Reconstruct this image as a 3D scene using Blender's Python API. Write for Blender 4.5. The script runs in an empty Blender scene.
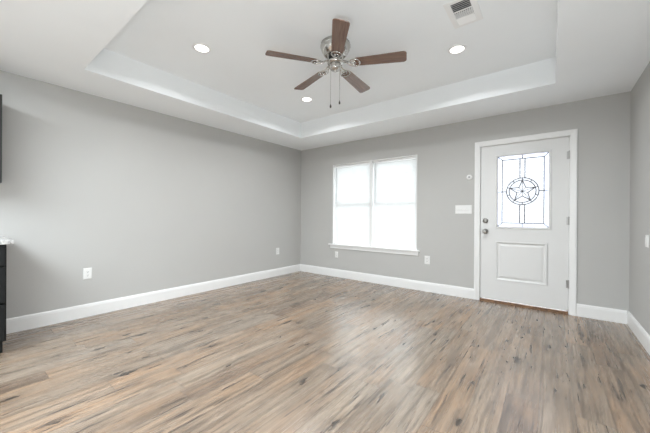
import bpy, bmesh, math, random
from mathutils import Vector, Matrix
PI = math.pi
sc = bpy.context.scene
COL = sc.collection
random.seed(7)

# ------------------------------------------------------------------ camera
CAM = Vector((4.00748, -4.36473, 1.11618))
r_ = Vector((0.79025476, 0.61275163, 0.00573163))
u_ = Vector((-0.00551346, -0.00224314, 0.99998228))
f_ = Vector((-0.61275363, 0.79027236, -0.00160573))
cd = bpy.data.cameras.new('camera'); cd.sensor_width = 36.0; cd.sensor_fit = 'HORIZONTAL'
cd.lens = 290.914 / 650 * 36.0; cd.clip_start = 0.02; cd.clip_end = 200
cam = bpy.data.objects.new('camera', cd); COL.objects.link(cam)
m = Matrix((r_, u_, -f_)).transposed().to_4x4(); m.translation = CAM
cam.matrix_world = m
sc.camera = cam

# ------------------------------------------------------------------ view, sky, large lights
sc.view_settings.view_transform = 'Standard'
sc.view_settings.look = 'None'
sc.view_settings.exposure = 0.07
sc.view_settings.gamma = 1.0
sc.view_settings.use_curve_mapping = False

w = bpy.data.worlds.new('daylight'); sc.world = w; w.use_nodes = True
SKY = 2.4*2.6
bg = w.node_tree.nodes['Background']
bg.inputs[0].default_value = (0.91, 0.955, 1.0, 1); bg.inputs[1].default_value = SKY

cy = sc.cycles
cy.blur_glossy = 1.0; cy.sample_clamp_indirect = 10.0
cy.max_bounces = 12; cy.diffuse_bounces = 8
def area(name, loc, rot, sx, sy, power, color=(1, 1, 1), spread=180, shape='RECTANGLE'):
    l = bpy.data.lights.new(name, 'AREA'); l.shape = shape; l.size = sx
    if shape == 'RECTANGLE': l.size_y = sy
    l.energy = power; l.color = color; l.spread = math.radians(spread)
    o = bpy.data.objects.new(name, l); o.location = loc; o.rotation_euler = rot; COL.objects.link(o); return o
# added fill light aimed up to brighten the ceiling, no real lamp there
area('added_ceiling_fill', (4.2, -4.8, 0.5), (PI, 0, 0), 0.5, 0.5, 46, (0.84, 0.935, 1.0))
# unseen fill lights added overhead behind the camera to brighten the room
for (x, y) in ((1.4, -5.6), (3.2, -5.6), (2.3, -7.2)):
    area('added_rear_fill', (x, y, 2.425), (0, 0, 0), 1.5, 1.0, 102, (0.86, 0.94, 1.0))
# a portal helps the renderer find the sky through the door glass
for (n, x, z, sx, sz) in (('door_portal', 3.725, 1.44, 0.56, 0.93),):
    o = area(n, (x, 0.16, z), (-PI/2, 0, 0), sx, sz, 1); o.data.cycles.is_portal = True

CAN_POWER = 14.6
H = 2.44; TZ = 2.70; W = 4.663; YB = -8.5
TX0, TX1, TY0, TY1 = 0.645, 4.040, -3.618, -0.705

# ------------------------------------------------------------------ node helpers
class NT:
    def __init__(s, name):
        s.mat = bpy.data.materials.new(name); s.mat.use_nodes = True
        s.t = s.mat.node_tree; s.t.nodes.clear()
        s.out = s.t.nodes.new('ShaderNodeOutputMaterial')
    def n(s, typ, **kw):
        x = s.t.nodes.new('ShaderNode' + typ)
        for k, v in kw.items(): setattr(x, k, v)
        return x
    def put(s, sock, v):
        if hasattr(v, 'is_linked') or hasattr(v, 'links'): s.t.links.new(v, sock)
        else: sock.default_value = v
    def math(s, op, a, b=0.0, c=None):
        x = s.n('Math', operation=op); s.put(x.inputs[0], a); s.put(x.inputs[1], b)
        if c is not None: s.put(x.inputs[2], c)
        return x.outputs[0]
    def xyz(s, a, b, c=0.0):
        x = s.n('CombineXYZ')
        for i, v in enumerate((a, b, c)): s.put(x.inputs[i], v)
        return x.outputs[0]
    def noise(s, vec, scale=1, detail=3, rough=0.55, dist=0.0):
        x = s.n('TexNoise'); s.put(x.inputs['Vector'], vec); x.inputs['Scale'].default_value = scale
        x.inputs['Detail'].default_value = detail; x.inputs['Roughness'].default_value = rough
        x.inputs['Distortion'].default_value = dist
        return x.outputs[0]
    def ramp(s, fac, stops, interp='LINEAR'):
        x = s.n('ValToRGB'); s.put(x.inputs[0], fac); cr = x.color_ramp; cr.interpolation = interp
        while len(cr.elements) < len(stops): cr.elements.new(0.5)
        for e, (p, c) in zip(cr.elements, stops):
            e.position = p; e.color = (*c, 1) if len(c) == 3 else c
        return x.outputs[0]
    def mix(s, fac, a, b, mode='MIX'):
        x = s.n('Mix', data_type='RGBA', blend_type=mode)
        s.put(x.inputs[0], fac); s.put(x.inputs[6], a); s.put(x.inputs[7], b)
        return x.outputs[2]
    def bsdf(s, color, rough=0.5, metal=0.0, spec=0.5, bump=None, bstr=0.1, bdist=0.001):
        b = s.n('BsdfPrincipled'); s.put(b.inputs['Base Color'], color); s.put(b.inputs['Roughness'], rough)
        b.inputs['Metallic'].default_value = metal; b.inputs['Specular IOR Level'].default_value = spec
        if bump is not None:
            q = s.n('Bump'); q.inputs['Strength'].default_value = bstr; q.inputs['Distance'].default_value = bdist
            s.put(q.inputs['Height'], bump); s.t.links.new(q.outputs[0], b.inputs['Normal'])
        s.t.links.new(b.outputs[0], s.out.inputs[0]); s.b = b
        return s
    def obj(s): return s.n('TexCoord').outputs['Object']

def c4(c): return (*c, 1.0)
def paint(name, col, rough=0.6, nscale=180, bstr=0.06, var=0.02, spec=0.3):
    n = NT(name); o = n.obj()
    f = n.noise(o, nscale, 2); g = n.noise(o, 1.7, 3)
    lo = tuple(v * (1 - var) for v in col); hi = tuple(min(1, v * (1 + var)) for v in col)
    return n.bsdf(n.ramp(g, [(0.3, lo), (0.7, hi)]), rough, 0, spec, f, bstr).mat
def metal(name, col, rough, streak=(300, 300, 4)):
    n = NT(name); mp = n.n('Mapping'); n.put(mp.inputs[0], n.obj()); mp.inputs['Scale'].default_value = streak
    f = n.noise(mp.outputs[0], 1.0, 2)
    lo = tuple(v * 0.9 for v in col)
    r = n.math('ADD', n.math('MULTIPLY', f, 0.12), rough - 0.06)
    return n.bsdf(n.ramp(f, [(0.3, lo), (0.7, col)]), r, 1.0).mat

M = {}
M['wall'] = paint('grey_wall_paint', (0.492, 0.488, 0.472), 0.62, 220, 0.10, 0.012)
M['ceiling'] = paint('white_ceiling_paint', (0.87, 0.895, 0.91), 0.8, 160, 0.10, 0.01)
M['trim'] = paint('white_trim_paint', (0.80, 0.80, 0.79), 0.35, 60, 0.02, 0.01, 0.45)
M['door'] = paint('white_door_paint', (0.71, 0.71, 0.70), 0.38, 90, 0.03, 0.01, 0.45)
M['plastic'] = paint('white_plastic', (0.78, 0.78, 0.765), 0.32, 60, 0.0, 0.005, 0.5)
M['vinyl'] = paint('white_vinyl', (0.84, 0.84, 0.835), 0.4, 60, 0.0, 0.005, 0.5)
M['dark'] = paint('dark_slot', (0.03, 0.03, 0.03), 0.6, 60, 0.0)
M['vent_shade'] = paint('vent_shade_grey', (0.10, 0.105, 0.11), 0.6, 60, 0.0)
M['greydot'] = paint('grey_plastic', (0.35, 0.35, 0.35), 0.4, 60, 0.0)
M['wand'] = paint('grey_wand_plastic', (0.50, 0.51, 0.52), 0.25, 60, 0.0)
M['black'] = paint('black_cabinet_paint', (0.008, 0.0085, 0.009), 0.45, 70, 0.04, 0.15, 0.25)
M['charcoal'] = paint('charcoal_cabinet_paint', (0.026, 0.027, 0.027), 0.45, 70, 0.04, 0.1, 0.3)
M['nickel'] = metal('brushed_nickel', (0.62, 0.60, 0.57), 0.20)
M['satin'] = metal('satin_nickel', (0.42, 0.41, 0.39), 0.32)
M['chain'] = metal('chain_nickel', (0.30, 0.29, 0.28), 0.45)
M['lead'] = paint('lead_came', (0.10, 0.10, 0.11), 0.8, 60, 0.0)
M['fob'] = paint('dark_bronze_fob', (0.06, 0.05, 0.045), 0.4, 60, 0.0)
M['zinc'] = metal('hinge_nickel', (0.45, 0.44, 0.43), 0.35)

def floor_material():
    n = NT('oak_vinyl_planks'); o = n.obj()
    sp = n.n('SeparateXYZ'); n.put(sp.inputs[0], o); x, y = sp.outputs[0], sp.outputs[1]
    PW, PL = 0.165, 1.22
    xr = n.math('DIVIDE', x, PW); row = n.math('FLOOR', xr)
    wn = n.n('TexWhiteNoise', noise_dimensions='1D'); n.put(wn.inputs['W'], row)
    yr = n.math('ADD', n.math('DIVIDE', y, PL), n.math('MULTIPLY', wn.outputs[0], 7.31))
    pid = n.math('FLOOR', yr)
    w2 = n.n('TexWhiteNoise', noise_dimensions='2D'); n.put(w2.inputs['Vector'], n.xyz(row, pid))
    rv = w2.outputs[0]; rc = n.n('SeparateColor'); n.put(rc.inputs[0], w2.outputs[1])
    sh = n.math('MULTIPLY', rv, 37.0); sh2 = n.math('MULTIPLY', rc.outputs[1], 53.0)
    # wood tone of each plank
    tone = n.ramp(rv, [(0.0, (0.152, 0.104, 0.073)), (0.22, (0.255, 0.185, 0.128)), (0.45, (0.180, 0.137, 0.101)),
                       (0.62, (0.300, 0.195, 0.120)), (0.80, (0.220, 0.180, 0.142)), (1.0, (0.300, 0.226, 0.161))])
    # broad figure and long streaks along the plank
    broad = n.noise(n.xyz(n.math('ADD', n.math('MULTIPLY', x, 9.0), sh), n.math('MULTIPLY', y, 0.9), sh2), 1.0, 4, 0.6, 0.6)
    col = n.mix(n.ramp(broad, [(0.38, (0, 0, 0)), (0.80, (1, 1, 1))]), tone, c4((0.310, 0.242, 0.184)))
    warm = n.noise(n.xyz(n.math('ADD', n.math('MULTIPLY', x, 5.0), sh2), n.math('MULTIPLY', y, 1.3), sh), 1.0, 3, 0.55, 0.4)
    col = n.mix(n.math('MULTIPLY', n.ramp(warm, [(0.48, (0, 0, 0)), (0.72, (1, 1, 1))]), 0.55), col, c4((0.300, 0.180, 0.100)))
    streak = n.noise(n.xyz(n.math('ADD', n.math('MULTIPLY', x, 34.0), sh), n.math('MULTIPLY', y, 1.3), sh2), 1.0, 5, 0.70, 0.12)
    col = n.mix(n.math('MULTIPLY', n.ramp(streak, [(0.50, (0, 0, 0)), (0.62, (1, 1, 1))]), 0.55), col, c4((0.085, 0.060, 0.042)))
    fine = n.noise(n.xyz(n.math('ADD', n.math('MULTIPLY', x, 75.0), sh2), n.math('MULTIPLY', y, 4.0), sh), 1.0, 3, 0.6)
    col = n.mix(0.6, col, n.ramp(fine, [(0.35, (0.34, 0.34, 0.34)), (0.65, (0.64, 0.64, 0.64))]), 'OVERLAY')
    crack = n.noise(n.xyz(n.math('ADD', n.math('MULTIPLY', x, 42.0), sh2), n.math('MULTIPLY', y, 2.6), sh), 1.0, 3, 0.6, 0.2)
    patch = n.noise(n.xyz(n.math('ADD', n.math('MULTIPLY', x, 7.0), sh2), n.math('MULTIPLY', y, 2.2), sh), 1.0, 2)
    ck = n.math('MULTIPLY', n.ramp(crack, [(0.58, (0, 0, 0)), (0.63, (1, 1, 1))]), n.ramp(patch, [(0.42, (0, 0, 0)), (0.55, (1, 1, 1))]))
    col = n.mix(n.math('MULTIPLY', ck, 0.85), col, c4((0.056, 0.041, 0.033)))
    # knots: scattered dark oval spots drawn out along the grain
    for (sx, sy, thr, amt, off) in ((6.5, 2.0, 0.32, 0.9, 0.0), (10.0, 3.4, 0.40, 0.85, 11.3)):
        wob = n.noise(o, 26.0, 2)
        v = n.n('TexVoronoi', feature='F1'); v.inputs['Scale'].default_value = 1.0; v.inputs['Randomness'].default_value = 1.0
        n.put(v.inputs['Vector'], n.xyz(n.math('ADD', n.math('MULTIPLY', x, sx), n.math('ADD', off, n.math('MULTIPLY', wob, 0.40))),
                                        n.math('MULTIPLY', y, sy), off))
        sv = n.n('SeparateColor'); n.put(sv.inputs[0], v.outputs['Color'])
        keep = n.math('GREATER_THAN', sv.outputs[0], thr)
        size = n.math('MULTIPLY_ADD', sv.outputs[1], 0.11, 0.08)
        k = n.math('SUBTRACT', 1.0, n.math('DIVIDE', v.outputs['Distance'], size))
        k = n.math('MULTIPLY', n.ramp(k, [(0.0, (0, 0, 0)), (0.4, (1, 1, 1))]), keep)
        halo = n.math('SUBTRACT', 1.0, n.math('DIVIDE', v.outputs['Distance'], n.math('MULTIPLY', size, 3.2)))
        halo = n.math('MULTIPLY', n.math('MULTIPLY', n.math('MAXIMUM', halo, 0.0), keep), 0.50)
        col = n.mix(halo, col, c4((0.081, 0.056, 0.040)))
        col = n.mix(n.math('MULTIPLY', k, amt), col, c4((0.022, 0.016, 0.013)))
    # plank joints
    fx = n.math('FRACT', xr); fy = n.math('FRACT', yr)
    ex = n.math('MULTIPLY', n.math('MINIMUM', fx, n.math('SUBTRACT', 1.0, fx)), PW)
    ey = n.math('MULTIPLY', n.math('MINIMUM', fy, n.math('SUBTRACT', 1.0, fy)), PL)
    e = n.math('MINIMUM', ex, ey)
    jt = n.math('SUBTRACT', 1.0, n.math('MINIMUM', n.math('DIVIDE', e, 0.0050), 1.0))
    col = n.mix(n.math('MULTIPLY', jt, 0.60), col, c4((0.060, 0.044, 0.032)))
    hgt = n.math('SUBTRACT', n.math('MULTIPLY', streak, -0.35), n.math('MULTIPLY', jt, 0.8))
    rough = n.math('MULTIPLY_ADD', streak, 0.14, 0.20)
    n.bsdf(col, rough, 0, 0.5, hgt, 0.08, 0.001); n.b.inputs['IOR'].default_value = 2.05
    return n.mat
M['floor'] = floor_material()

def wood_material():
    n = NT('walnut_blade'); sp = n.n('SeparateXYZ'); n.put(sp.inputs[0], n.obj())
    v = n.xyz(n.math('MULTIPLY', sp.outputs[0], 5.0), n.math('MULTIPLY', sp.outputs[1], 110.0), sp.outputs[2])
    f = n.noise(v, 1.0, 4, 0.6, 0.3)
    return n.bsdf(n.ramp(f, [(0.25, (0.10, 0.056, 0.040)), (0.5, (0.170, 0.098, 0.070)), (0.75, (0.235, 0.142, 0.102))]),
                  0.26, 0, 0.9, f, 0.03).mat
M['wood'] = wood_material()

def granite():
    n = NT('speckled_granite'); o = n.obj()
    f = n.noise(o, 45, 4, 0.7); g = n.noise(o, 160, 2)
    c = n.ramp(f, [(0.38, (0.07, 0.065, 0.06)), (0.48, (0.36, 0.345, 0.33)), (0.62, (0.56, 0.55, 0.53))])
    c = n.mix(0.25, c, n.ramp(g, [(0.35, (0.2, 0.2, 0.2)), (0.6, (0.85, 0.85, 0.85))]))
    return n.bsdf(c, 0.18, 0, 0.5).mat
M['granite'] = granite()

def threshold_mat():
    n = NT('brown_threshold'); f = n.noise(n.obj(), 30, 3)
    return n.bsdf(n.ramp(f, [(0.3, (0.10, 0.055, 0.03)), (0.7, (0.30, 0.165, 0.085))]), 0.4).mat
M['threshold'] = threshold_mat()

def blind_mat():
    n = NT('white_translucent_slats'); f = n.noise(n.obj(), 6, 2)
    col = n.ramp(f, [(0.3, (0.74, 0.75, 0.745)), (0.7, (0.77, 0.775, 0.77))])
    d = n.n('BsdfDiffuse'); n.put(d.inputs[0], col)
    t = n.n('BsdfTranslucent'); n.put(t.inputs[0], col)
    mx = n.n('MixShader'); mx.inputs[0].default_value = 0.034
    n.t.links.new(d.outputs[0], mx.inputs[1]); n.t.links.new(t.outputs[0], mx.inputs[2])
    n.t.links.new(mx.outputs[0], n.out.inputs[0]); return n.mat
M['slat'] = blind_mat()

def pane_mat(name, frost, tint):
    n = NT(name); f = n.noise(n.obj(), 35, 2)
    tr = n.n('BsdfTransparent'); tr.inputs[0].default_value = c4(tint)
    tl = n.n('BsdfTranslucent'); tl.inputs[0].default_value = c4(tint)
    g = n.n('BsdfGlossy'); g.inputs['Roughness'].default_value = 0.08
    m1 = n.n('MixShader'); n.put(m1.inputs[0], n.math('MULTIPLY', n.math('ADD', f, 0.5), frost))
    n.t.links.new(tr.outputs[0], m1.inputs[1]); n.t.links.new(tl.outputs[0], m1.inputs[2])
    m2 = n.n('MixShader'); m2.inputs[0].default_value = 0.015
    n.t.links.new(m1.outputs[0], m2.inputs[1]); n.t.links.new(g.outputs[0], m2.inputs[2])
    n.t.links.new(m2.outputs[0], n.out.inputs[0]); return n.mat
M['pane'] = pane_mat('clear_window_pane', 0.0, (0.93, 0.95, 0.95))
M['frosted'] = pane_mat('textured_door_glass', 0.25, (0.465, 0.47, 0.48))
M['bevel'] = pane_mat('bevelled_door_glass', 0.35, (0.29, 0.305, 0.35))

def lamp_mat():
    n = NT('lit_downlight_lens'); f = n.noise(n.obj(), 10, 1)
    e = n.n('Emission'); e.inputs[0].default_value = (1, 0.97, 0.92, 1); n.put(e.inputs[1], n.math('ADD', n.math('MULTIPLY', f, 0.2), 6.0))
    n.t.links.new(e.outputs[0], n.out.inputs[0]); return n.mat
M['lens'] = lamp_mat()
M['lens'].cycles.emission_sampling = 'NONE'

# ------------------------------------------------------------------ mesh helpers
def new(): return bmesh.new()
def box(bm, a, b):
    x0, y0, z0 = a; x1, y1, z1 = b
    v = [bm.verts.new(p) for p in ((x0,y0,z0),(x1,y0,z0),(x1,y1,z0),(x0,y1,z0),(x0,y0,z1),(x1,y0,z1),(x1,y1,z1),(x0,y1,z1))]
    for f in ((3,2,1,0),(4,5,6,7),(0,1,5,4),(1,2,6,5),(2,3,7,6),(3,0,4,7)): bm.faces.new([v[i] for i in f])
    return v
def frame_of(d):
    d = Vector(d).normalized(); a = Vector((0,0,1)) if abs(d.z) < 0.9 else Vector((1,0,0))
    s = d.cross(a).normalized(); return s, d.cross(s)
def tube(bm, pts, r, seg=8, cap=True):
    rings = []; pts = [Vector(p) for p in pts]
    rr = r if isinstance(r, (list, tuple)) else [r] * len(pts)
    for i, p in enumerate(pts):
        d = (pts[min(i+1, len(pts)-1)] - pts[max(i-1, 0)])
        s, t = frame_of(d)
        rings.append([bm.verts.new(p + rr[i]*(math.cos(2*PI*k/seg)*s + math.sin(2*PI*k/seg)*t)) for k in range(seg)])
    for a, b in zip(rings, rings[1:]):
        for k in range(seg): bm.faces.new((a[k], a[(k+1)%seg], b[(k+1)%seg], b[k]))
    if cap:
        bm.faces.new(rings[0][::-1]); bm.faces.new(rings[-1])
def lathe(bm, prof, origin=(0,0,0), axis=(0,0,1), seg=32, smooth=True):
    """prof: (radius, height along axis); radius 0 closes"""
    o = Vector(origin); ax = Vector(axis).normalized(); s, t = frame_of(ax); rings = []
    for (r, h) in prof:
        if r < 1e-6: rings.append([bm.verts.new(o + ax*h)])
        else: rings.append([bm.verts.new(o + ax*h + r*(math.cos(2*PI*k/seg)*s + math.sin(2*PI*k/seg)*t)) for k in range(seg)])
    for a, b in zip(rings, rings[1:]):
        for k in range(seg):
            k2 = (k+1) % seg
            if len(a) == 1 and len(b) == 1: continue
            if len(a) == 1: f = bm.faces.new((a[0], b[k2], b[k]))
            elif len(b) == 1: f = bm.faces.new((a[k], a[k2], b[0]))
            else: f = bm.faces.new((a[k], a[k2], b[k2], b[k]))
            f.smooth = smooth
def prism(bm, poly, d):
    """poly: list of 3D points, extruded along vector d"""
    d = Vector(d); a = [bm.verts.new(p) for p in poly]; b = [bm.verts.new(Vector(p)+d) for p in poly]
    n = len(poly); bm.faces.new(a[::-1]); bm.faces.new(b)
    for i in range(n): bm.faces.new((a[i], a[(i+1)%n], b[(i+1)%n], b[i]))
def rings_xz(bm, loops, fill=True):
    """nested rectangles (x0,x1,z0,z1,y), bridged one after another, last one filled"""
    prev = None
    for (x0, x1, z0, z1, y) in loops:
        c = [bm.verts.new(p) for p in ((x0,y,z0),(x1,y,z0),(x1,y,z1),(x0,y,z1))]
        if prev:
            for i in range(4): bm.faces.new((prev[i], prev[(i+1)%4], c[(i+1)%4], c[i]))
        prev = c
    if fill: bm.faces.new(prev)
def obj(name, bm, mat, parent=None, bevel=0, recalc=True, seg=2):
    if recalc: bmesh.ops.recalc_face_normals(bm, faces=bm.faces)
    me = bpy.data.meshes.new(name); bm.to_mesh(me); bm.free()
    me.materials.append(mat if not isinstance(mat, str) else M[mat])
    o = bpy.data.objects.new(name, me); COL.objects.link(o)
    if parent: o.parent = parent
    if bevel:
        b = o.modifiers.new('edge', 'BEVEL'); b.width = bevel; b.segments = seg; b.limit_method = 'ANGLE'; b.angle_limit = math.radians(40)
    return o
def empty(name, loc, rot=(0,0,0)):
    o = bpy.data.objects.new(name, None); o.empty_display_size = 0.1; o.location = loc; o.rotation_euler = rot; COL.objects.link(o); return o
def tag(o, label, cat, group=None):
    o['label'] = label; o['category'] = cat
    if group: o['group'] = group
    return o
def struct(o): o['kind'] = 'structure'; return o
def copy_tree(o, parent=None):
    c = o.copy(); COL.objects.link(c)
    if parent is not None: c.parent = parent
    for ch in list(o.children): copy_tree(ch, c)
    return c

# ------------------------------------------------------------------ the room
T = 0.14
def S(name, boxes, mat):
    bm = new()
    for a, b in boxes: box(bm, a, b)
    return struct(obj(name, bm, mat))
S('floor', [((0, YB, -0.1), (W, 0.0, 0))], 'floor')
S('wall_left', [((-T, YB-T, -0.1), (0, T, 2.85))], 'wall')
S('wall_right', [((W, YB-T, -0.1), (W+T, T, 2.85))], 'wall')
S('wall_front', [((0, YB-T, -0.1), (W, YB, 2.85))], 'wall')
WX0, WX1, WZ0, WZ1 = 0.805, 2.397, 0.583, 2.062          # window opening
DX0, DX1, DZ1 = 3.222, 4.212, 2.085                      # door opening
S('wall_back', [((0, 0, -0.1), (WX0, T, 2.85)), ((WX0, 0, -0.1), (WX1, T, WZ0)), ((WX0, 0, WZ1), (WX1, T, 2.85)),
                ((WX1, 0, -0.1), (DX0, T, 2.85)), ((DX0, 0, DZ1), (DX1, T, 2.85)), ((DX1, 0, -0.1), (W, T, 2.85)),
                ((DX0, 0, -0.1), (DX1, T, -0.0))], 'wall')
S('ceiling', [((0, YB, H), (W, TY0, TZ)), ((0, TY1, H), (W, 0, TZ)), ((0, TY0, H), (TX0, TY1, TZ)), ((TX1, TY0, H), (W, TY1, TZ)),
              ((0, YB, TZ), (W, 0, 2.85))], 'ceiling')

def base_profile(): return [(0, 0), (0.015, 0), (0.015, 0.112), (0.0125, 0.118), (0.0125, 0.126), (0.008, 0.136), (0.0055, 0.14), (0, 0.14)]
def baseboard(name, p0, p1, nrm):
    p0 = Vector((*p0, 0.0)); p1 = Vector((*p1, 0.0)); nn = Vector((*nrm, 0)); bm = new()
    prism(bm, [p0 + nn*a + Vector((0, 0, h)) for a, h in base_profile()], p1 - p0)
    return struct(obj(name, bm, 'trim'))
baseboard('baseboard_left', (0, -4.086), (0, 0), (1, 0))
baseboard('baseboard_back', (0.0145, 0), (3.1925, 0), (0, -1))
baseboard('baseboard_corner', (4.246, 0), (W-0.0145, 0), (0, -1))
baseboard('baseboard_right', (W, YB), (W, 0), (-1, 0))

# ------------------------------------------------------------------ window
win = struct(empty('window_1', ((WX0+WX1)/2, 0, WZ0)))
win_inv = Matrix.Translation(-Vector(win.location))
def child(name, bm, mat, parent, inv, **kw):
    bm.transform(inv); return obj(name, bm, mat, parent, **kw)
def WP(name, boxes, mat, bevel=0, parent=None):
    bm = new()
    for a, b in boxes: box(bm, a, b)
    return child(name, bm, mat, parent or win, win_inv, bevel=bevel)
J = 0.014; MXc = 1.600; MW = 0.024
WP('jamb', [((WX0, -0.003, WZ0+0.022), (WX0+J, T, WZ1)), ((WX1-J, -0.003, WZ0+0.022), (WX1, T, WZ1)), ((WX0+J, -0.003, WZ1-J), (WX1-J, T, WZ1))], 'trim')
WP('mullion', [((MXc-MW, 0.002, WZ0+0.022), (MXc+MW, T, WZ1-J))], 'trim', 0.002)
WP('window_sill', [((WX0-0.072, -0.042, WZ0-0.002), (WX1+0.050, 0, WZ0+0.022)), ((WX0, 0, WZ0-0.002), (WX1, T, WZ0+0.022))], 'trim', 0.004)
WP('apron', [((WX0-0.045, -0.017, WZ0-0.062), (WX1+0.030, 0, WZ0-0.002))], 'trim', 0.004)
def sash(x0, x1):
    y0, y1 = 0.085, 0.115; zb, zt = WZ0+0.022, WZ1-J; zm = 1.335; s = 0.04
    WP('sash_frame', [((x0, y0, zb), (x0+s, y1, zt)), ((x1-s, y0, zb), (x1, y1, zt)), ((x0+s, y0, zb), (x1-s, y1, zb+0.05)),
                      ((x0+s, y0, zt-0.045), (x1-s, y1, zt)), ((x0+s, y0-0.006, zm-0.03), (x1-s, y1, zm+0.03))], 'vinyl')
    WP('pane', [((x0+s, 0.098, zb+0.05), (x1-s, 0.102, zm-0.03))], 'pane')
    WP('pane', [((x0+s, 0.098, zm+0.03), (x1-s, 0.102, zt-0.045))], 'pane')
sash(WX0+J, MXc-MW); sash(MXc+MW, WX1-J)

def blind(x0, x1, label):
    yb = 0.046; zt = WZ1-J-0.001; zb = WZ0+0.028
    t = tag(empty('window_blind', ((x0+x1)/2, yb, zb)), label, 'window blind', 'window blinds'); inv = Matrix.Translation(-Vector(t.location))
    bm = new(); box(bm, (x0, yb-0.018, zt-0.032), (x1, yb+0.016, zt)); child('headrail', bm, 'vinyl', t, inv, bevel=0.002)
    bm = new(); n = int((zt-0.04-zb-0.03)/0.0205); a = math.radians(66)
    for i in range(n):
        z = zt - 0.046 - i*0.0205; w = 0.0128
        # gently crowned slat, tilted nearly closed
        prof = []
        for k in range(5):
            q = -1 + k/2.0; prof.append((q*w, 0.0016*(1-q*q)))
        pts = [(yb + s*math.cos(a) - c*math.sin(a), z + s*math.sin(a) + c*math.cos(a)) for s, c in prof]
        L = [bm.verts.new((x0+0.003, py, pz)) for py, pz in pts]; R = [bm.verts.new((x1-0.003, py, pz)) for py, pz in pts]
        for k in range(4):
            f = bm.faces.new((L[k], L[k+1], R[k+1], R[k])); f.smooth = True
    child('slats', bm, 'slat', t, inv, recalc=False)
    bm = new(); box(bm, (x0+0.003, yb-0.012, zb), (x1-0.003, yb+0.012, zb+0.016)); child('bottom_rail', bm, 'vinyl', t, inv, bevel=0.003)
    bm = new()
    for q in (0.12, 0.5, 0.88):
        x = x0 + q*(x1-x0)
        tube(bm, [(x, yb-0.0125, zb+0.01), (x, yb-0.0125, zt-0.03)], 0.0008, 5)
    child('ladder_cord', bm, 'vinyl', t, inv)
    bm = new(); wx = x0 + 0.042
    tube(bm, [(wx, yb-0.024, zt-0.03), (wx, yb-0.026, zt-0.06), (wx, yb-0.026, 1.345)], [0.003, 0.0055, 0.0055], 6)
    child('tilt_wand', bm, 'wand', t, inv)
blind(WX0+J+0.004, MXc-MW-0.004, 'white closed slat blind in the left half of the window, farther from the door')
blind(MXc+MW+0.004, WX1-J-0.004, 'white closed slat blind in the right half of the window, nearer the door')

# ------------------------------------------------------------------ front door
door = struct(empty('door_1', (3.717, 0.0, 0.0))); dinv = Matrix.Translation((-3.717, 0, 0))
def DP(name, boxes, mat, bevel=0, parent=None):
    bm = new()
    for a, b in boxes: box(bm, a, b)
    return child(name, bm, mat, parent or door, dinv, bevel=bevel)
LX0, LX1, LZ0, LZ1 = 3.265, 4.171, 0.036, 2.050; DY = 0.012; DB = 0.056
# casing with a stepped profile, mitred
bm = new()
prof = [(0, 0), (0, 0.017), (0.012, 0.019), (0.030, 0.016), (0.052, 0.012), (0.062, 0.011), (0.066, 0.006), (0.066, 0)]
ci0, ci1, cz = 3.258, 4.178, 2.0555
pathc = []
for (o_, h_) in prof:
    pathc.append([(ci0-0.066+o_, -h_, 0.0), (ci0-0.066+o_, -h_, cz+0.066-o_), (ci1+0.066-o_, -h_, cz+0.066-o_), (ci1+0.066-o_, -h_, 0.0)])
vs = [[bm.verts.new(p) for p in row] for row in pathc]
for a, b in zip(vs, vs[1:]+vs[:1]):
    for k in range(3): bm.faces.new((a[k], a[k+1], b[k+1], b[k]))
bm.faces.new([r[0] for r in vs]); bm.faces.new([r[3] for r in vs])
child('casing', bm, 'trim', door, dinv)
DP('door_jamb', [((DX0, 0, 0), (ci0+0.003, T, DZ1)), ((ci1-0.003, 0, 0), (DX1, T, DZ1)), ((ci0+0.003, 0, cz-0.003), (ci1-0.003, T, DZ1)),
                 ((ci0+0.003, 0.06, 0.02), (ci0+0.016, 0.075, cz-0.003)), ((ci1-0.016, 0.06, 0.02), (ci1-0.003, 0.075, cz-0.003)), ((ci0+0.016, 0.06, cz-0.016), (ci1-0.016, 0.075, cz-0.003))], 'trim')
DP('threshold', [((DX0+0.04, -0.030, 0.0), (DX1-0.04, T, 0.010)), ((DX0+0.04, 0.0, 0.010), (DX1-0.04, T, 0.026))], 'threshold', 0.003)
GX0, GX1, GZ0, GZ1 = 3.437, 4.015, 0.968, 1.925          # lite frame outline
PX0, PX1, PZ0, PZ1 = 3.448, 3.972, 0.300, 0.795          # lower panel
bm = new()
OX0, OX1 = 3.46, 3.99
box(bm, (LX0, DY, LZ0), (OX0, DB, LZ1)); box(bm, (OX1, DY, LZ0), (LX1, DB, LZ1))
box(bm, (OX0, DY, LZ0), (OX1, DB, PZ0-0.0)); box(bm, (OX0, DY, PZ1), (OX1, DB, GZ0+0.022)); box(bm, (OX0, DY, GZ1-0.022), (OX1, DB, LZ1))
box(bm, (OX0, DY+0.0115, PZ0), (OX1, DB, PZ1))
child('door_leaf', bm, 'door', door, dinv, recalc=True)
leaf = door.children[-1]
bm = new()
rings_xz(bm, [(PX0-0.006, PX1+0.006, PZ0-0.006, PZ1+0.006, DY+0.001), (PX0-0.004, PX1+0.004, PZ0-0.004, PZ1+0.004, DY-0.005), (PX0+0.008, PX1-0.008, PZ0+0.008, PZ1-0.008, DY-0.004),
              (PX0+0.022, PX1-0.022, PZ0+0.022, PZ1-0.022, DY+0.007), (PX0+0.030, PX1-0.030, PZ0+0.030, PZ1-0.030, DY+0.007),
              (PX0+0.052, PX1-0.052, PZ0+0.052, PZ1-0.052, DY-0.001)])
child('lower_panel', bm, 'door', door, dinv)
bm = new()
gx0, gx1, gz0, gz1 = GX0+0.026, GX1-0.026, GZ0+0.026, GZ1-0.028
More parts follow.
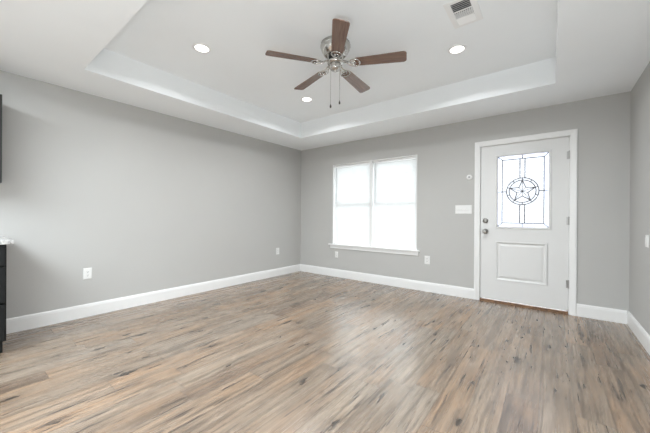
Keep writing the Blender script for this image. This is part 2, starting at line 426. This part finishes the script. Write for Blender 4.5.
rings_xz(bm, [(GX0, GX1, GZ0, GZ1, DY), (GX0+0.002, GX1-0.002, GZ0+0.002, GZ1-0.002, DY-0.010), (GX0+0.012, GX1-0.012, GZ0+0.012, GZ1-0.012, DY-0.012),
              (GX0+0.022, GX1-0.022, GZ0+0.022, GZ1-0.024, DY-0.004), (gx0, gx1, gz0, gz1, DY+0.012), (gx0, gx1, gz0, gz1, DB)], fill=False)
child('glass_frame', bm, 'door', door, dinv)
gy = DY + 0.018
bw = 0.045                                              # bevelled border strip
ix0, ix1, iz0, iz1 = gx0+bw, gx1-bw, gz0+bw, gz1-bw
bm = new(); box(bm, (ix0, gy, iz0), (ix1, gy+0.004, iz1))
child('glass_pane', bm, 'frosted', door, dinv)
bm = new(); rings_xz(bm, [(gx0-0.003, gx1+0.003, gz0-0.003, gz1+0.003, gy+0.003), (gx0+0.012, gx1-0.012, gz0+0.012, gz1-0.012, gy), (ix0, ix1, iz0, iz1, gy)], fill=False)
child('bevelled_glass', bm, 'bevel', door, dinv)
def LY(x, z): return (x, gy-0.002, z)
bm = new()
def came(x0, z0, x1, z1, wd=0.0056): tube(bm, [LY(x0, z0), LY(x1, z1)], wd, 6)
ix0, ix1, iz0, iz1 = gx0+bw, gx1-bw, gz0+bw, gz1-bw
gcx, gcz = (gx0+gx1)/2, 1.441
for (a, b, c, d) in ((ix0, iz0, ix1, iz0), (ix1, iz0, ix1, iz1), (ix1, iz1, ix0, iz1), (ix0, iz1, ix0, iz0)): came(a, b, c, d)
for (a, b, c, d) in ((gx0, gz0, ix0, iz0), (gx1, gz0, ix1, iz0), (gx1, gz1, ix1, iz1), (gx0, gz1, ix0, iz1)): came(a, b, c, d)
RO, RI = 0.168, 0.140
for s in (-1, 1):
    x = gcx + s*0.026
    dz = math.sqrt(RO**2 - 0.026**2)
    came(x, gcz+dz, x, iz1); came(x, iz0, x, gcz-dz)
came(gcx, iz1, gcx, gz1); came(gcx, gz0, gcx, iz0)
came(gx0, gcz, gcx-RO, gcz); came(gcx+RO, gcz, gx1, gcz)
for R in (RO, RI):
    pts = [LY(gcx + R*math.cos(2*PI*k/48), gcz + R*math.sin(2*PI*k/48)) for k in range(49)]
    tube(bm, pts, 0.0058, 6)
for k in range(10):
    a = PI/2 + k*PI/5; came(gcx+RI*math.cos(a), gcz+RI*math.sin(a), gcx+RO*math.cos(a), gcz+RO*math.sin(a), 0.0050)
star = []
for k in range(10):
    a = PI/2 + k*PI/5; R = RI if k % 2 == 0 else RI*0.42
    star.append((gcx+R*math.cos(a), gcz+R*math.sin(a)))
for k in range(10):
    came(*star[k], *star[(k+1) % 10]); came(gcx, gcz, *star[k], 0.0032)
child('leaded_star', bm, 'lead', door, dinv)
# hardware
def hinge(z):
    bm = new(); x = 4.1745
    for k in range(5):
        tube(bm, [(x, -0.004, z-0.045+k*0.018+0.0006), (x, -0.004, z-0.045+(k+1)*0.018-0.0006)], 0.0075, 12)
    lathe(bm, [(0.0, 0.052), (0.004, 0.050), (0.0055, 0.045)], (x, -0.004, z), (0, 0, 1), 12)
    box(bm, (x-0.022, 0.0095, z-0.045), (x-0.002, 0.0125, z+0.045))
    child('hinge', bm, 'zinc', door, dinv)
for z in (1.835, 1.075, 0.345): hinge(z)
hx = 3.322
bm = new(); lathe(bm, [(0.0, 0.0), (0.033, 0.0), (0.033, 0.006), (0.029, 0.012), (0.020, 0.014), (0.016, 0.018), (0.0, 0.018)], (hx, DY, 1.066), (0, -1, 0), 28)
db = child('deadbolt', bm, 'satin', door, dinv)
bm = new(); box(bm, (hx-0.006, DY-0.034, 1.048), (hx+0.006, DY-0.016, 1.084)); child('thumb_turn', bm, 'satin', db, dinv, bevel=0.003)
bm = new(); lathe(bm, [(0.0, 0.0), (0.034, 0.0), (0.034, 0.006), (0.030, 0.011), (0.014, 0.014), (0.0125, 0.030), (0.018, 0.036), (0.0265, 0.045), (0.0285, 0.054), (0.026, 0.063), (0.016, 0.068), (0.0, 0.069)], (hx, DY, 0.926), (0, -1, 0), 28)
child('door_knob', bm, 'satin', door, dinv)

# ------------------------------------------------------------------ kitchen cabinets at the left edge
CY = -4.089; CL = -5.00
base = tag(empty('base_cabinet', (0.3, (CY+CL)/2, 0)), 'black base cabinet with drawers under the granite countertop by the left wall', 'cabinet')
binv = Matrix.Translation(-Vector(base.location))
def BP(name, boxes, mat, parent, inv, bevel=0):
    bm = new()
    for a, b in boxes: box(bm, a, b)
    return child(name, bm, mat, parent, inv, bevel=bevel)
BP('body', [((0.002, CL, 0.115), (0.59, CY, 0.879))], 'black', base, binv, 0.002)
BP('face_frame', [((0.59, CL, 0.115), (0.61, CL+0.04, 0.879)), ((0.59, CY-0.012, 0.115), (0.61, CY, 0.879)), ((0.59, CL+0.04, 0.862), (0.61, CY-0.012, 0.879)), ((0.59, CL+0.04, 0.115), (0.61, CY-0.012, 0.13))], 'black', base, binv, 0.001)
BP('toe_kick', [((0.002, CL, 0.0), (0.515, CY-0.012, 0.115))], 'black', base, binv)
def drawer(z0, z1):
    x0 = 0.59; y0, y1 = CL+0.03, CY-0.010; bm = new(); s = 0.055 if z1-z0 > 0.2 else 0.03
    box(bm, (x0+0.006, y0+s, z0+s), (x0+0.026, y1-s, z1-s))
    for a, b in (((y0, z0), (y0+s, z1)), ((y1-s, z0), (y1, z1)), ((y0+s, z0), (y1-s, z0+s)), ((y0+s, z1-s), (y1-s, z1))):
        box(bm, (x0+0.021, a[0], a[1]), (x0+0.039, b[0], b[1]))
    child('drawer', bm, 'black', base, binv, bevel=0.0015)
for z0, z1 in ((0.130, 0.405), (0.422, 0.698), (0.715, 0.862)): drawer(z0, z1)
bm = new(); box(bm, (0.002, CL-0.02, 0.880), (0.652, -4.052, 0.912))
tag(obj('countertop', bm, 'granite', None, bevel=0.004), 'speckled pale granite countertop on the black base cabinet at left edge', 'countertop')
up = tag(empty('wall_cabinet', (0.165, (CY+CL)/2, 1.385)), 'charcoal upper cabinet hung high on the left wall above the countertop', 'cabinet')
uinv = Matrix.Translation(-Vector(up.location))
BP('body', [((0.0, CL, 1.385), (0.31, CY-0.004, 2.135))], 'charcoal', up, uinv, 0.002)
def updoor(y0, y1):
    bm = new(); s = 0.06; z0, z1 = 1.39, 2.13
    box(bm, (0.311, y0+s, z0+s), (0.320, y1-s, z1-s))
    for a, b in (((y0, z0), (y0+s, z1)), ((y1-s, z0), (y1, z1)), ((y0+s, z0), (y1-s, z0+s)), ((y0+s, z1-s), (y1-s, z1))):
        box(bm, (0.311, a[0], a[1]), (0.331, b[0], b[1]))
    child('door', bm, 'charcoal', up, uinv, bevel=0.0015)
updoor(CL+0.004, (CL+CY)/2-0.002); updoor((CL+CY)/2+0.002, CY-0.006)

# ------------------------------------------------------------------ wall plates
def plate_root(name, loc, wall, label, cat, group=None):
    rz = {'back': 0, 'left': PI/2, 'right': -PI/2}[wall]     # local -y points into the room
    return tag(empty(name, loc, (0, 0, rz)), label, cat, group)
def cover(t, w, h, name='cover_plate', d=0.006):
    bm = new(); rings_xz(bm, [(-w/2, w/2, -h/2, h/2, 0), (-w/2, w/2, -h/2, h/2, -0.002), (-w/2+0.005, w/2-0.005, -h/2+0.005, h/2-0.005, -d)])
    return obj(name, bm, 'plastic', t)
def outlet(loc, wall, label):
    t = plate_root('wall_outlet', loc, wall, label, 'outlet', 'wall outlets'); cover(t, 0.078, 0.122)
    for s in (-1, 1):
        bm = new(); z = s*0.0195
        prism(bm, [(x*0.0168, -0.006, z + y*0.0145) for x, y in ((-0.75,-1),(0.75,-1),(1,-0.5),(1,0.5),(0.75,1),(-0.75,1),(-1,0.5),(-1,-0.5))], (0, -0.002, 0))
        rc = obj('receptacle', bm, 'plastic', t)
        bm = new()
        box(bm, (-0.0075, -0.0084, z-0.001), (-0.0050, -0.0078, z+0.008)); box(bm, (0.0050, -0.0084, z-0.001), (0.0075, -0.0078, z+0.007))
        lathe(bm, [(0, 0.0084), (0.0028, 0.0084), (0.0028, 0.0078)], (0, 0, z-0.007), (0, -1, 0), 10)
        obj('slots', bm, 'dark', rc)
    bm = new(); lathe(bm, [(0, 0.0075), (0.0025, 0.007), (0.003, 0.006)], (0, 0, 0), (0, -1, 0), 10); obj('screw', bm, 'plastic', t)
outlet((0, -3.438, 0.471), 'left', 'white outlet on the left wall nearest the black cabinet')
outlet((0, -0.627, 0.458), 'left', 'white outlet on the left wall near the back corner')
outlet((2.557, 0, 0.469), 'back', 'white outlet on the back wall between window and door')
t = plate_root('cable_plate', (0.896, 0, 0.405), 'back', 'small white cable plate with dark centre under the left end of window sill', 'wall plate'); cover(t, 0.064, 0.112)
bm = new(); lathe(bm, [(0.007, 0.006), (0.007, 0.010), (0.0045, 0.012), (0.0045, 0.018), (0, 0.018)], (0, 0, -0.018), (0, -1, 0), 12); obj('jack', bm, 'greydot', t)
sw = plate_root('light_switch', (3.052, 0, 1.217), 'back', 'white wide four-toggle light switch plate left of the front door', 'light switch'); cover(sw, 0.212, 0.122)
for k in range(4):
    x = -0.069 + k*0.046
    bm = new(); prism(bm, [(x-0.0055, -0.006, -0.012), (x-0.0055, -0.006, 0.012), (x-0.0055, -0.009, 0.012), (x-0.0055, -0.018, -0.004), (x-0.0055, -0.016, -0.010)], (0.011, 0, 0))
    obj('toggle', bm, 'plastic', sw)
    for z in (-0.030, 0.030):
        bm = new(); lathe(bm, [(0, 0.0075), (0.0025, 0.007), (0.003, 0.006)], (x, 0, z), (0, -1, 0), 8)
        obj('screw', bm, 'plastic', sw)
ws = plate_root('wall_sensor', (3.126, 0, 1.657), 'back', 'small round white sensor with grey centre above the light switch', 'sensor')
bm = new(); lathe(bm, [(0, 0), (0.037, 0), (0.037, 0.012), (0.033, 0.018), (0.016, 0.020), (0, 0.0205)], (0, 0, 0), (0, -1, 0), 32); obj('housing', bm, 'plastic', ws)
bm = new(); lathe(bm, [(0.012, 0.0195), (0.012, 0.022), (0, 0.0225)], (0, 0, 0.002), (0, -1, 0), 20); obj('button', bm, 'greydot', ws)
t = plate_root('switch_plate', (W, -0.715, 0.917), 'right', 'white wall plate on the right wall at the photo edge', 'wall plate'); cover(t, 0.072, 0.105, d=0.008)
bm = new(); box(bm, (-0.016, -0.013, -0.030), (0.016, -0.008, 0.030)); obj('rocker', bm, 'plastic', t, bevel=0.002)

# ------------------------------------------------------------------ recessed lights
def can():
    t = empty('recessed_light', (0, 0, TZ))
    bm = new(); lathe(bm, [(0.060, 0.0), (0.082, 0.0), (0.082, -0.003), (0.076, -0.007), (0.062, -0.006), (0.059, -0.003)], (0, 0, 0), (0, 0, 1), 40); obj('trim_ring', bm, 'vinyl', t)
    bm = new(); lathe(bm, [(0.0, -0.0045), (0.0600, -0.0035)], (0, 0, 0), (0, 0, 1), 40); obj('lens', bm, 'lens', t)
    return t
c0 = can()
for i, (x, y, lab) in enumerate(((1.388, -2.905, 'lit round ceiling light on the far left of the fan'), (1.385, -1.400, 'lit round ceiling light just below the fan, nearest the back left corner'),
                                 (3.300, -1.430, 'lit round ceiling light right of the fan, next to the air vent'), (3.300, -2.905, 'lit round ceiling light nearest the camera, on the vent side of the fan'))):
    t = c0 if i == 0 else copy_tree(c0)
    t.location = (x, y, TZ); tag(t, lab, 'ceiling light', 'recessed ceiling lights')
    area('downlight_lamp', (x, y, TZ-0.012), (0, 0, 0), 0.11, 0.11, CAN_POWER, (0.95, 0.975, 1.0), 156, 'DISK')

# ------------------------------------------------------------------ ceiling vent
v = tag(empty('ceiling_vent', (3.4675, -1.93, TZ)), 'white louvered air vent in the tray ceiling right of the fan', 'air vent'); vinv = Matrix.Translation(-Vector(v.location))
vx0, vx1 = 3.405, 3.532; vy = [(-2.072, -1.972), (-1.960, -1.890), (-1.878, -1.800)]
bm = new(); z0, z1 = TZ-0.005, TZ
fx0, fx1, fy0, fy1 = 3.362, 3.575, -2.108, -1.762
box(bm, (fx0, fy0, z0), (vx0, fy1, z1)); box(bm, (vx1, fy0, z0), (fx1, fy1, z1)); box(bm, (vx0, fy0, z0), (vx1, vy[0][0], z1)); box(bm, (vx0, vy[2][1], z0), (vx1, fy1, z1))
box(bm, (vx0, vy[0][1], z0), (vx1, vy[1][0], z1)); box(bm, (vx0, vy[1][1], z0), (vx1, vy[2][0], z1))
child('frame', bm, 'vinyl', v, vinv, bevel=0.001)
bm = new(); box(bm, (vx0, vy[0][0], TZ-0.0012), (vx1, vy[2][1], TZ-0.0002)); child('vent_shade', bm, 'vent_shade', v, vinv)  # dark sheet standing in for the shade inside the vent opening
def louvers(y0, y1, n, sgn):
    bm = new()
    for k in range(n):
        y = y0 + (k+0.5)*(y1-y0)/n; d = (y1-y0)/n*0.42
        prism(bm, [(vx0, y-d*sgn, TZ-0.0125), (vx0, y-d*sgn, TZ-0.0115), (vx0, y+d*sgn, TZ-0.002), (vx0, y+d*sgn, TZ-0.003)], (vx1-vx0, 0, 0))
    child('louvers', bm, 'vinyl', v, vinv)
louvers(*vy[0], 5, 1); louvers(*vy[2], 5, -1)
bm = new()
for k in range(9):
    x = vx0 + (k+0.5)*(vx1-vx0)/9; d = 0.005
    prism(bm, [(x-d, vy[1][0], TZ-0.012), (x-d+0.001, vy[1][0], TZ-0.012), (x+d, vy[1][0], TZ-0.002), (x+d-0.001, vy[1][0], TZ-0.002)], (0, vy[1][1]-vy[1][0], 0))
child('louvers', bm, 'vinyl', v, vinv)

# ------------------------------------------------------------------ ceiling fan
FX, FY = 2.437, -2.198; BZ = -0.188                     # blade plane below the ceiling
fan = tag(empty('ceiling_fan', (FX, FY, TZ)), 'brushed nickel ceiling fan with five dark walnut blades in the tray ceiling', 'ceiling fan')
bm = new(); lathe(bm, [(0, 0), (0.128, 0), (0.133, -0.004), (0.133, -0.020), (0.138, -0.024), (0.138, -0.034), (0.134, -0.040), (0.130, -0.060), (0.119, -0.084), (0.106, -0.104), (0.094, -0.114), (0.086, -0.117), (0.0, -0.117)], seg=48)
obj('motor_housing', bm, 'nickel', fan)
bm = new(); lathe(bm, [(0.0, -0.115), (0.066, -0.116), (0.066, -0.170), (0, -0.170)], seg=32); core = obj('motor_core', bm, 'dark', fan)
for k in range(6):
    a = k*2*PI/6 + 0.1; c, s = math.cos(a), math.sin(a)
    bm = new(); tube(bm, [(0.076*c, 0.076*s, -0.114), (0.070*c, 0.070*s, -0.170)], 0.007, 8)
    obj('vent_post', bm, 'nickel', core)
bm = new(); lathe(bm, [(0, -0.166), (0.072, -0.166), (0.075, -0.170), (0.075, -0.180), (0.070, -0.186), (0, -0.186)], seg=40); obj('flywheel', bm, 'nickel', fan)
bm = new(); lathe(bm, [(0.050, -0.184), (0.052, -0.190), (0.052, -0.226), (0.047, -0.238), (0.030, -0.246), (0.012, -0.249), (0.012, -0.256), (0.006, -0.262), (0, -0.263)], seg=36); obj('switch_housing', bm, 'nickel', fan)
PITCH = math.radians(-11); DROOP = 0.03
a0 = math.radians(-50.25)
def blade_mesh():
    bm = new(); r0, r1 = 0.175, 0.632; out = []
    def wd(r): return 0.050 + (r-r0)/(r1-r0)*0.014       # half width
    for k in range(7):                                    # rounded corners, root then tip
        a = PI + PI/2*k/6; out.append((r0+0.030+0.030*math.cos(a), -wd(r0)+0.030+0.030*math.sin(a)))
    for k in range(7):
        a = -PI/2 + PI/2*k/6; out.append((r1-0.028+0.028*math.cos(a), -wd(r1)+0.028+0.028*math.sin(a)))
    for k in range(7):
        a = PI/2*k/6; out.append((r1-0.028+0.028*math.cos(a), wd(r1)-0.028+0.028*math.sin(a)))
    for k in range(7):
        a = PI/2 + PI/2*k/6; out.append((r0+0.030+0.030*math.cos(a), wd(r0)-0.030+0.030*math.sin(a)))
    prism(bm, [(x, y, -0.003) for x, y in out], (0, 0, 0.006)); return bm
def iron_mesh():
    bm = new()
    zb = -0.0065
    # arm, bent up to the flywheel, and an open scrolled bracket under the blade root
    for s in (-1, 1):
        pts = [(0.070, s*0.010, 0.020), (0.095, s*0.011, 0.014), (0.118, s*0.013, 0.000), (0.138, s*0.024, zb), (0.158, s*0.039, zb), (0.180, s*0.045, zb), (0.204, s*0.040, zb), (0.222, s*0.024, zb), (0.226, s*0.010, zb)]
        tube(bm, pts, 0.0062, 8)
        pts = [(0.140, s*0.006, zb), (0.158, s*0.016, zb), (0.172, s*0.020, zb), (0.186, s*0.015, zb), (0.190, 0.0, zb)]
        tube(bm, pts, 0.005, 8)
    prism(bm, [(0.216, -0.013, zb-0.003), (0.236, -0.008, zb-0.003), (0.236, 0.008, zb-0.003), (0.216, 0.013, zb-0.003)], (0, 0, 0.006))
    prism(bm, [(0.060, -0.017, 0.013), (0.098, -0.014, 0.009), (0.098, 0.014, 0.009), (0.060, 0.017, 0.013)], (0, 0, 0.010))
    for (x, y) in ((0.226, 0), (0.185, 0.043), (0.185, -0.043)):
        lathe(bm, [(0, -0.0145), (0.006, -0.013), (0.007, -0.007)], (x, y, 0), (0, 0, 1), 10)
    return bm
b0 = obj('blade', blade_mesh(), 'wood', fan, bevel=0.0015)
i0 = obj('blade_bracket', iron_mesh(), 'nickel', b0)
for f in i0.data.polygons: f.use_smooth = True
b0['label'] = 'dark walnut fan blade'; 
for k in range(5):
    b = b0 if k == 0 else copy_tree(b0)
    b.parent = fan; b.location = (0, 0, BZ); b.rotation_euler = (PITCH, DROOP, a0 + k*2*PI/5)
rx = Vector((r_.x, r_.y, 0)).normalized()
for (s, zl) in ((-0.041, -0.560), (0.041, -0.525)):
    p = rx*s + Vector((0.0, 0.0, 0))
    bm = new(); n = int((-0.215 - zl)/0.006)
    tube(bm, [(p.x*0.8, p.y*0.8, -0.212), (p.x*1.0, p.y*1.0, -0.218), (p.x, p.y, -0.24), (p.x, p.y, zl)], 0.0016, 6)
    for k in range(n):
        lathe(bm, [(0, 0.0050), (0.0022, 0), (0, -0.0050)], (p.x, p.y, -0.24 - k*0.006), (0, 0, 1), 6)
        if -0.24 - k*0.006 < zl + 0.006: break
    ch = obj('pull_chain', bm, 'chain', fan)
    bm = new(); lathe(bm, [(0, 0.004), (0.004, 0.002), (0.0075, -0.010), (0.0085, -0.022), (0.006, -0.030), (0, -0.032)], (p.x, p.y, zl), (0, 0, 1), 14); obj('chain_fob', bm, 'fob', ch)
